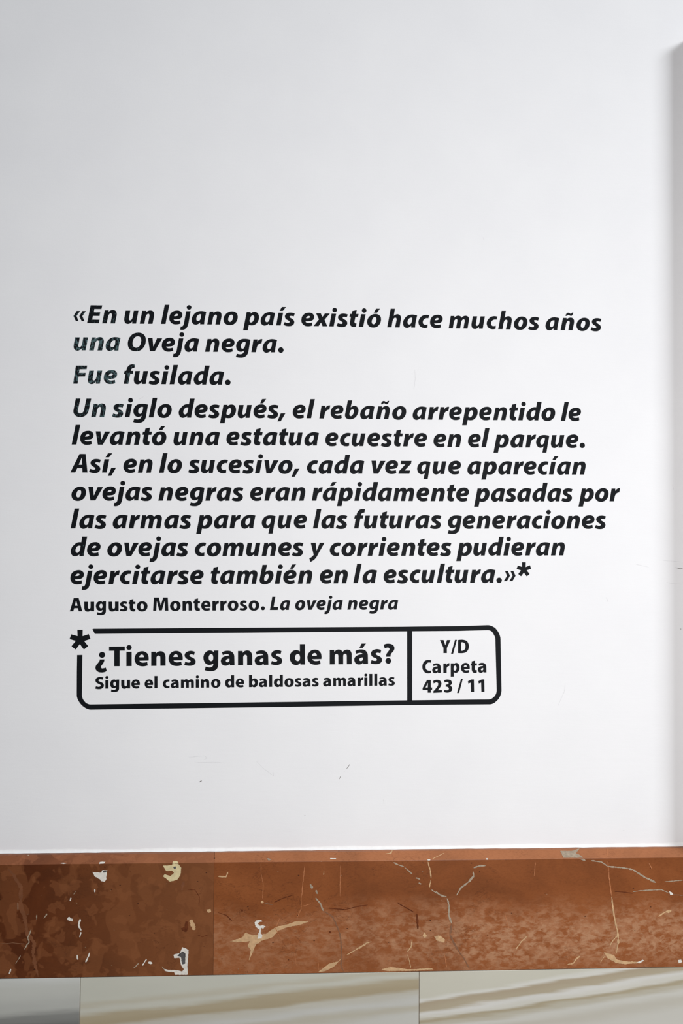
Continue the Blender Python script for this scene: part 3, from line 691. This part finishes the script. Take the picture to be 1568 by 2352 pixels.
B = 'words inside the rounded box'
for text, x0, x1, yb, sl, xh, lab in [
 ('¿Tienes', 219.2, 449.3, 1530.7, -.009, 32.7, 'large bold word Tienes after an upturned question mark inside the rounded box'),
 ('ganas', 466.9, 648.0, 1528.6, -.010, 32.6, 'large bold word ganas in the question inside the rounded box'),
 ('de', 665.1, 738.2, 1526.5, -.006, 32.6, 'large bold word de between ganas and más in the rounded box'),
 ('más?', 757.0, 905.7, 1526.0, -.010, 32.8, 'large bold word más with question mark left of the box divider'),
 ('Sigue', 218.6, 321.3, 1582.0, -.009, 19.8, 'small bold word Sigue under the big question in the box'),
 ('el', 332.0, 361.7, 1580.9, -.006, 19.6, 'small bold word el between Sigue and camino in the box'),
 ('camino', 373.7, 506.3, 1580.5, -.010, 19.3, 'small bold word camino under the word ganas in the box'),
 ('de', 516.8, 560.4, 1578.7, -.006, 19.3, 'small bold word de between camino and baldosas in the box'),
 ('baldosas', 571.7, 731.7, 1578.3, -.0115, 19.2, 'small bold word baldosas in the lower line of the box'),
 ('amarillas', 741.8, 906.6, 1576.2, -.010, 19.0, 'small bold word amarillas ending the lower line beside the divider'),
 ('Y/D', 1009.9, 1076.4, 1500.1, 0, 21.7, 'bold letters Y and D with a slash atop the narrow compartment'),
 ('Carpeta', 969.5, 1116.7, 1546.0, -.010, 21.7, 'bold word Carpeta in the middle of the narrow compartment'),
 ('423', 970.1, 1038.3, 1591.0, -.005, 21.7, 'bold number 423 under Carpeta in the narrow compartment'),
 ('/', 1049.2, 1062.5, 1590.1, 0, 21.7, 'lone bold slash between the numbers 423 and 11'),
 ('11', 1074.1, 1112.4, 1589.3, -.002, 21.7, 'bold number 11 at the end of the compartment after the slash')]:
    isnum = text[0].isdigit()
    word(text, 'up', x0, x1, yb, sl, xh, lab, B, None, 'number' if isnum else ('slash' if text == '/' else 'word'),
         'vinyl_number' if isnum else ('vinyl_slash' if text == '/' else 'vinyl_word'))

def px_film(name, pts, label=None, cat=None, parent=None, origin=None, group=None):
    wpts = [on_wall(x, y) for x, y in pts]
    org = origin if origin is not None else wpts[0]
    loc = (org - parent.location) if parent else org
    o = film(name, wpts, [], lambda p: p, org, parent, loc)
    return tag(o, label, cat, group)
ast1 = [(x/10.453+1080, y/10.453+1280) for x, y in [(1237,118),(1328,118),(1325,235),(1430,190),(1457,277),(1352,315),(1420,402),(1353,460),(1281,370),(1215,458),(1147,402),(1211,316),(1107,280),(1137,197),(1240,230)]]
ast2 = [(x/19.6+160, y/19.6+1430) for x, y in [(345,316),(588,316),(582,605),(858,515),(940,736),(655,832),(830,1060),(640,1216),(458,970),(270,1216),(80,1065),(270,825),(-5,742),(70,525),(356,605)]]
px_film('vinyl_asterisk', ast1, 'black five armed asterisk after the closing quotation mark', 'asterisk')
px_film('vinyl_asterisk', ast2, 'black five armed asterisk in the open corner of the box', 'asterisk')

def smooth(nodes, seg=8):
    return [(p.x, p.y) for p in flatten(nodes, seg)]
def N(s):
    return parse(s)
border = N('c212,1445 c215.4,1444 c920,1439.4 c1052.3,1437.8 t1119.3,1435.8 s1133.6,1440.1 s1144.2,1452.1 t1149.1,1468 t1151.5,1584.4 s1149.6,1595.6 s1141.6,1608.8 t1124.1,1617.9 c1052.3,1618.4 c920,1619.8 t208.6,1630 s191,1622.5 s180,1609 t176.2,1596.5 c176.4,1544.8 c177,1504.5 c189.4,1504.1 t188.2,1596.5 s189.3,1602.5 s195.5,1612.5 t208,1618 c946.3,1608.4 c1052.3,1607.1 t1120.9,1606.4 s1131.5,1602.8 s1138.4,1594 t1140.3,1584.4 t1137.2,1468 s1133.4,1457 s1127.3,1449.4 t1119.3,1447.3 c1052.3,1449.2 c920,1450.2 c218,1456')
borg = on_wall(176, 1630)
box = empty('rounded_box_outline', borg)
tag(box, 'black rounded box outline with one open corner around the question', 'frame')
px_film('border', smooth(border), parent=box, origin=borg)
px_film('divider', [(934.7, 1449.9), (946.4, 1449.8), (946.4, 1608.7), (934.9, 1609.0)], parent=box, origin=borg)
# ---------------------------------------------------------------- veins and fillings of the marble, scuffs on the wall
rv = random.Random(11)
FACE = (Vector((0, -D_BAND, 0)), Vector((0, -1, 0)))
CHAM = (Vector((0, -D_BAND, Z_TOP - C_BAND)), Vector((0, -1, 1)).normalized())
LIFT = [0.00010]
def inlay(name, pts, plane, mat, parent):
    """thin film-like inlay lying on a plane of its parent"""
    p0, n = plane
    LIFT[0] += 0.0000015
    lift = 0.00003 if name == 'scuff' else LIFT[0]
    w = [on_plane(x, y, p0, n) + n*lift for x, y in pts]
    ax = Vector((1, 0, 0)); az = n.cross(ax)
    if az.z < 0: az = -az
    fl = [Vector(((p-p0).dot(ax), (p-p0).dot(az), 0)) for p in w]
    tri = tessellate_polygon([fl])
    faces = []
    for t in tri:
        a, b, c = (fl[i] for i in t)
        cr = (b.x-a.x)*(c.y-a.y) - (b.y-a.y)*(c.x-a.x)
        if abs(cr) < 1e-15: continue
        faces.append(list(t) if cr > 0 else list(t)[::-1])
    org = w[0].copy()
    return mesh_obj(name, [p-org for p in w], faces, mat, parent, org - (parent.location if parent else Vector()))
def blob(spec, k, ox, oy, rough=1.0):
    pts = [(ox+x/k, oy+y/k) for x, y in spec]
    out, jx, jy = [], 0.0, 0.0
    n = len(pts)
    for i in range(n):
        a, b = pts[i], pts[(i+1) % n]
        L = math.hypot(b[0]-a[0], b[1]-a[1])
        m = max(1, int(L/1.3))
        for q in range(m):
            s = q/m
            j = rough*min(0.9, L*0.12)
            jx, jy = jx*0.6 + rv.uniform(-j, j)*0.5, jy*0.6 + rv.uniform(-j, j)*0.5
            out.append((a[0]+(b[0]-a[0])*s + jx, a[1]+(b[1]-a[1])*s + jy))
    return out
def ribbon(spec, k, ox, oy, width, jit=0.5, taper=True):
    pts = [Vector((ox+x/k, oy+y/k)) for x, y in spec]
    fine = [pts[0]]
    for a, b in zip(pts, pts[1:]):
        L = (b-a).length
        m = max(1, int(L/1.1))
        for q in range(1, m+1):
            fine.append(a + (b-a)*(q/m))
    nrm = []
    for i in range(len(fine)):
        d = fine[min(i+1, len(fine)-1)] - fine[max(i-1, 0)]
        nrm.append(Vector((-d.y, d.x)).normalized())
    dr, dw, left, right = 0.0, 0.0, [], []
    for i, (p, n) in enumerate(zip(fine, nrm)):
        dr = dr*0.88 + rv.uniform(-1, 1)*0.34*jit
        dw = dw*0.7 + rv.uniform(-1, 1)*0.28
        s = i/max(1, len(fine)-1)
        w = width/2*max(0.3, 1 + dw*min(1, jit*1.6))
        if taper: w *= max(0.15, min(1.0, math.sqrt(max(0, 9*s)), math.sqrt(max(0, 9*(1-s)))))
        c = p + n*dr
        left.append(c + n*w); right.append(c - n*w)
    return [(q.x, q.y) for q in left + right[::-1]]

A3, A4, A5 = (3.0154, 0, 1900), (3.0154, 500, 1900), (2.7606, 1000, 1900)
def V(parent, frame, mat, width, pts, jit=0.5, plane=FACE):
    inlay('vein', ribbon(pts, *frame, width, jit), plane, mat, parent)
def S(parent, frame, mat, pts, rough=1.0, plane=FACE, name='vein'):
    return inlay(name, blob(pts, *frame, rough), plane, mat, parent)
# darker slab
V(band_l, A3, M_BROWN_VEIN, 8, [(60,290),(100,340),(145,420),(140,540),(170,620),(190,740),(240,800),(230,880),(245,960),(265,1036)], 1.2)
S(band_l, A3, M_WHITE_VEIN, [(640,310),(700,315),(705,298),(742,298),(735,365),(720,377),(700,375),(690,360),(655,340)], name='filling')
S(band_l, A3, M_WHITE_VEIN, [(690,241),(730,238),(722,252),(686,254)], plane=CHAM, name='filling')
S(band_l, A3, M_WHITE_VEIN, [(415,249),(440,246),(462,250),(440,254)], 0.4, plane=CHAM, name='filling')
S(band_l, A3, M_CREAM, [(1128,265),(1190,262),(1195,254),(1235,254),(1255,280),(1250,330),(1225,365),(1175,377),(1130,342),(1138,325),(1180,338),(1205,315),(1190,298),(1150,305)], name='filling')
S(band_l, A3, M_CREAM, [(1192,252),(1198,232),(1228,236),(1236,252)], 0.6, plane=CHAM, name='filling')
S(band_l, A3, M_WHITE_VEIN, [(1265,830),(1305,850),(1298,960),(1300,1022),(1215,1022),(1205,1003),(1180,1005),(1140,995),(1135,980),(1170,990),(1215,990),(1260,1000),(1275,985),(1255,960),(1245,905),(1205,905),(1200,885),(1245,870)], name='filling')
V(band_l, A3, M_TAN_VEIN, 9, [(1318,640),(1330,665),(1342,690),(1345,712)], 1.2)
V(band_l, A3, M_BROWN_VEIN, 7, [(1272,375),(1266,405),(1258,438)], 0.8)
S(band_l, A3, M_TAN_VEIN, [(1428,570),(1458,566),(1462,588),(1440,594)], name='filling')
for w, pts in [(1.3,[(527,440),(510,466)]),(3.5,[(492,488),(484,512)]),(2.2,[(326,598),(303,632)]),(7,[(468,628),(488,640),(505,642)]),(3.4,[(556,635),(545,680),(562,716)]),(3,[(561,726),(551,762)]),
               (2.2,[(218,705),(192,765),(202,795),(168,845)]),(1.6,[(142,888),(108,946)]),(2.6,[(76,982),(62,1015)]),(3.4,[(622,868),(592,936)]),(2.8,[(535,883),(537,917)]),(2.8,[(1016,914),(985,958)]),
               (2.0,[(962,940),(924,976)]),(4.2,[(1025,937),(1055,942)]),(3,[(655,430),(658,452)]),(2,[(255,605),(254,640)]),(1.4,[(1120,965),(1140,985)])]:
    V(band_l, A3, M_WHITE_VEIN if w > 2.3 else M_GREY_VEIN, w, pts, 0.6)
V(band_l, A3, M_DULL_VEIN, 1.2, [(0,808),(90,800),(180,810)], 0.4)
V(band_l, A3, M_DULL_VEIN, 3.5, [(122,520),(124,572)], 0.5)
V(band_l, A3, M_CRACK, 1.4, [(1295,430),(1350,435),(1380,480),(1378,550)], 0.5)
V(band_l, A3, M_CRACK, 1.3, [(1365,745),(1400,760),(1440,745)], 0.5)
# orange slab
S(band_r, A4, M_TAN_VEIN, [(85,790),(170,762),(190,730),(240,748),(330,740),(400,690),(480,672),(540,652),(600,650),(630,653),(570,676),(480,693),(420,716),(380,762),(300,788),(265,815),(240,870),(215,920),(228,850),(205,822),(222,792),(130,795)])
for pts in ([(255,660),(270,645),(300,640),(310,652),(290,655),(275,668),(290,682),(310,678),(332,685),(315,702),(300,697),(298,735),(311,746),(300,770),(275,772),(281,740),(290,710),(262,690)],):
    S(band_r, A4, M_WHITE_VEIN, pts, name='filling')
for w, m_, pts in [
 (1.6, M_FAINT_VEIN, [(545,640),(575,570),(580,480),(595,330),(600,262)]),
 (5, M_GREY_VEIN, [(640,395),(655,425)]), (3, M_GREY_VEIN, [(680,435),(690,462)]),
 (3.2, M_GREY_VEIN, [(678,488),(710,530),(730,580)]), (2.6, M_DULL_VEIN, [(730,580),(790,615),(815,660),(845,740),(858,850),(852,960),(872,1000)]),
 (1.4, M_FAINT_VEIN, [(645,530),(590,545)]), (2.0, M_TAN_VEIN, [(890,885),(960,845),(1030,803),(1066,792)]), (3.5, M_TAN_VEIN, [(975,840),(1000,822),(1030,806)]),
 (1.3, M_FAINT_VEIN, [(300,245),(300,320),(315,400),(310,500)]), (2.4, M_DULL_VEIN, [(322,525),(382,538)]), (4, M_TAN_VEIN, [(298,517),(318,521)]),
 (2.4, M_GREY_VEIN, [(1215,245),(1290,275)]), (2.2, M_GREY_VEIN, [(1292,278),(1345,325)]), (3.2, M_GREY_VEIN, [(1370,350),(1400,360)]), (3, M_GREY_VEIN, [(1390,385),(1408,395)]),
 (2.4, M_TAN_VEIN, [(1455,238),(1470,300),(1476,355)]), (1.8, M_TAN_VEIN, [(1474,365),(1466,416)]), (2, M_GREY_VEIN, [(1478,432),(1520,460),(1568,478)]),
 (5, M_CRACK, [(1378,600),(1385,705)]), (1.8, M_TAN_VEIN, [(1312,880),(1325,920),(1336,975)]), (2.2, M_TAN_VEIN, [(1345,780),(1338,830),(1312,862)]),
 (1.5, M_FAINT_VEIN, [(430,630),(400,700),(440,780)]), (1.5, M_FAINT_VEIN, [(690,840),(695,990)]), (1.2, M_FAINT_VEIN, [(850,260),(845,480)]), (1.2, M_FAINT_VEIN, [(530,870),(545,960)]),
 (2, M_TAN_VEIN, [(735,300),(732,330)]), (1.8, M_CRACK, [(390,520),(450,490),(520,470)]), (1.6, M_CRACK, [(0,590),(60,610),(100,650)]), (2, M_CRACK, [(760,560),(880,570),(960,550),(1040,540)]),
 (2.2, M_CRACK, [(1240,520),(1300,555),(1360,590)]), (3, M_TAN_VEIN, [(0,340),(55,343),(72,310)]), (5, M_CRACK, [(160,575),(176,578)]), (4, M_CRACK, [(770,724),(784,727)])]:
    V(band_r, A4, m_, w, pts, 0.6)
S(band_r, A4, M_TAN_VEIN, [(692,1003),(770,945),(830,930),(860,905),(800,968),(740,998)])
S(band_r, A4, M_TAN_VEIN, [(1130,985),(1200,966),(1330,985),(1480,975),(1492,984),(1330,996),(1180,996)])
S(band_r, A4, M_TAN_VEIN, [(1430,725),(1440,745),(1452,752),(1432,766),(1420,750)])
S(band_r, A4, M_TAN_VEIN, [(1495,755),(1530,748),(1568,770),(1568,798),(1520,786)])
S(band_r, A4, M_GREY_VEIN, [(338,218),(352,214),(372,224),(350,230)], plane=CHAM)
S(band_r, A4, M_WHITE_VEIN, [(778,214),(818,215),(818,222),(778,221)], 0.3, plane=CHAM)
S(band_r, A4, M_TAN_VEIN, [(1160,183),(1190,178),(1205,160),(1212,160),(1200,188)], 0.6, plane=CHAM)
S(band_r, A4, M_WHITE_VEIN, [(1450,224),(1472,222),(1470,230),(1455,231)], 0.5, plane=CHAM)
V(band_r, A4, M_TAN_VEIN, 1.2, [(1485,220),(1568,178)], 0.3, CHAM)
for w, m_, pts in [
 (2.4, M_GREY_VEIN, [(0,405),(35,435),(70,440)]), (3.4, M_GREY_VEIN, [(72,450),(85,500),(85,560),(104,612)]), (3.8, M_DULL_VEIN, [(104,612),(92,680),(120,740),(150,790)]), (2.6, M_DULL_VEIN, [(150,790),(185,840),(215,896)]),
 (3.2, M_GREY_VEIN, [(318,244),(280,244),(240,258)]), (4, M_GREY_VEIN, [(238,280),(240,310),(205,350)]), (3.2, M_GREY_VEIN, [(205,350),(160,385),(132,432)]),
 (2.4, M_GREY_VEIN, [(985,211),(1050,220),(1090,248)]), (3.6, M_GREY_VEIN, [(1088,248),(1180,256),(1250,268)]), (4, M_GREY_VEIN, [(1250,268),(1320,315),(1396,350)]),
 (2.2, M_FAINT_VEIN, [(1092,212),(1100,320),(1115,440)]), (3.0, M_TAN_VEIN, [(1115,440),(1130,560),(1150,650)]), (4, M_TAN_VEIN, [(1150,640),(1158,700),(1155,745)]), (2, M_TAN_VEIN, [(1155,740),(1145,800)]),
 (2.2, M_TAN_VEIN, [(1155,685),(1130,710),(1105,750)]), (1.5, M_GREY_VEIN, [(1250,410),(1310,401)]), (2.2, M_GREY_VEIN, [(1310,401),(1430,396),(1480,416)]), (1.6, M_DULL_VEIN, [(1500,424),(1568,435)]),
 (2.4, M_TAN_VEIN, [(1410,566),(1450,540),(1470,534)]), (2.6, M_TAN_VEIN, [(835,870),(870,866),(892,835),(916,815)]), (1.6, M_FAINT_VEIN, [(632,222),(625,312)]), (1.4, M_FAINT_VEIN, [(436,540),(462,640)]),
 (1.8, M_TAN_VEIN, [(1075,815),(1058,835),(1045,858)]), (2.0, M_TAN_VEIN, [(580,690),(540,730),(510,775)]), (1.6, M_FAINT_VEIN, [(55,800),(70,890)]), (1.4, M_FAINT_VEIN, [(720,830),(725,885)]),
 (1.6, M_GREY_VEIN, [(1450,345),(1500,342),(1568,335)]), (2, M_FAINT_VEIN, [(1350,225),(1370,265)]), (1.8, M_CRACK, [(1130,405),(1250,420)])]:
    V(band_r, A5, m_, w, pts, 0.6)
S(band_r, A5, M_GREY_VEIN, [(790,150),(870,150),(915,132),(890,165),(925,183),(935,194),(880,194),(810,194)], 0.7, plane=CHAM)
S(band_r, A5, M_GREY_VEIN, [(905,200),(940,200),(952,211),(935,212)], 0.6)
S(band_r, A5, M_WHITE_VEIN, [(320,196),(332,196),(330,206),(322,206)], 0.4)
V(band_r, A5, M_FAINT_VEIN, 2, [(1086,135),(1090,190)], 0.3, CHAM)
S(band_l, A3, M_CRACK, [(1285,650),(1300,655),(1303,700),(1290,725),(1262,718),(1255,700),(1278,690)], 1.0)
S(band_l, A3, M_PIT, [(1198,274),(1214,270),(1220,284),(1206,290)], 0.5, name='pit')
S(band_r, A5, M_TAN_VEIN, [(1065,790),(1130,810),(1150,840),(1200,850),(1280,853),(1310,846),(1290,862),(1200,868),(1140,860),(1090,830)])
S(band_r, A5, M_WHITE_VEIN, [(1270,860),(1312,840),(1322,845),(1295,862)], 0.4)
S(band_r, A5, M_WHITE_VEIN, [(1478,405),(1495,412),(1506,426),(1488,430)], 0.6)
S(band_r, A5, M_TAN_VEIN, [(1455,533),(1480,522),(1497,530),(1475,545)], 0.6)
S(band_r, A5, M_WHITE_VEIN, [(1535,842),(1556,838),(1562,856),(1542,862)], 0.6)
S(band_r, A5, M_TAN_VEIN, [(0,690),(30,688),(60,712),(55,728),(20,722),(0,712)], 0.8)

S(band_l, A3, M_PIT, [(1262,862),(1285,872),(1280,945),(1264,950),(1252,898),(1228,888)], 0.8, plane=(FACE[0] + Vector((0, -0.00008, 0)), FACE[1]), name='pit')
S(band_l, A3, M_PIT, [(712,304),(738,302),(736,312),(716,314)], 0.4, plane=(FACE[0] + Vector((0, -0.00008, 0)), FACE[1]), name='pit')

# scuffs and nicks on the painted wall
WALLP = (Vector((0, 0, 0)), Vector((0, -1, 0)))
ONE = (1.0, 0, 0)
for w, m_, pts in [
 (2.6, M_SCUFF, [(458,1797),(463,1793)]), (1.3, M_SCUFF, [(803.5,1755.5),(795,1767)]), (1.5, M_SCUFF, [(792,1770.5),(791,1771.5)]), (1.1, M_SCUFF, [(783,1782),(778.5,1790)]),
 (1.0, M_SCUFF_FAINT, [(432,1739),(470,1736),(476,1741),(466,1746)]), (1.1, M_SCUFF_FAINT, [(447,1752),(490,1751),(518,1753)]), (1.1, M_SCUFF_FAINT, [(588,1748),(605,1765),(628,1782),(628,1773)]),
 (1.6, M_SCUFF, [(699,1872),(701,1873.5)]), (1.2, M_SCUFF_FAINT, [(1298,1570),(1295,1590),(1280,1623)]), (1.8, M_SCUFF_FAINT, [(1391,1372),(1395,1378),(1393,1383)]),
 (1.2, M_SCUFF, [(1550,1304),(1560,1306),(1568,1306)]), (1.0, M_SCUFF_FAINT, [(1520,1287),(1545,1289),(1565,1291)]), (1.1, M_SCUFF_FAINT, [(1530,1337),(1545,1341),(1568,1342)]), (1.1, M_SCUFF_FAINT, [(1544,1112),(1546,1125)]),
 (1.1, M_SCUFF_FAINT, [(952,848),(953.5,870),(950,895)]), (1.2, M_SCUFF_FAINT, [(1110,545),(1111,552)]), (1.2, M_SCUFF_FAINT, [(1429,1909),(1434,1907)]), (1.1, M_SCUFF_FAINT, [(1460,1296),(1490,1303)]), (1.6, M_SCUFF_FAINT, [(755,30),(757,32)]),
 (2.0, M_SCUFF, [(1562,1444),(1564,1445)]), (1.0, M_SCUFF_FAINT, [(880,1836),(882,1847)]), (1.2, M_SCUFF, [(351,896.5),(352,897.5)]), (1.2, M_SCUFF_FAINT, [(319,917),(330,911)])]:
    inlay('scuff', ribbon(pts, *ONE, w, 0.35), WALLP, m_, wall)
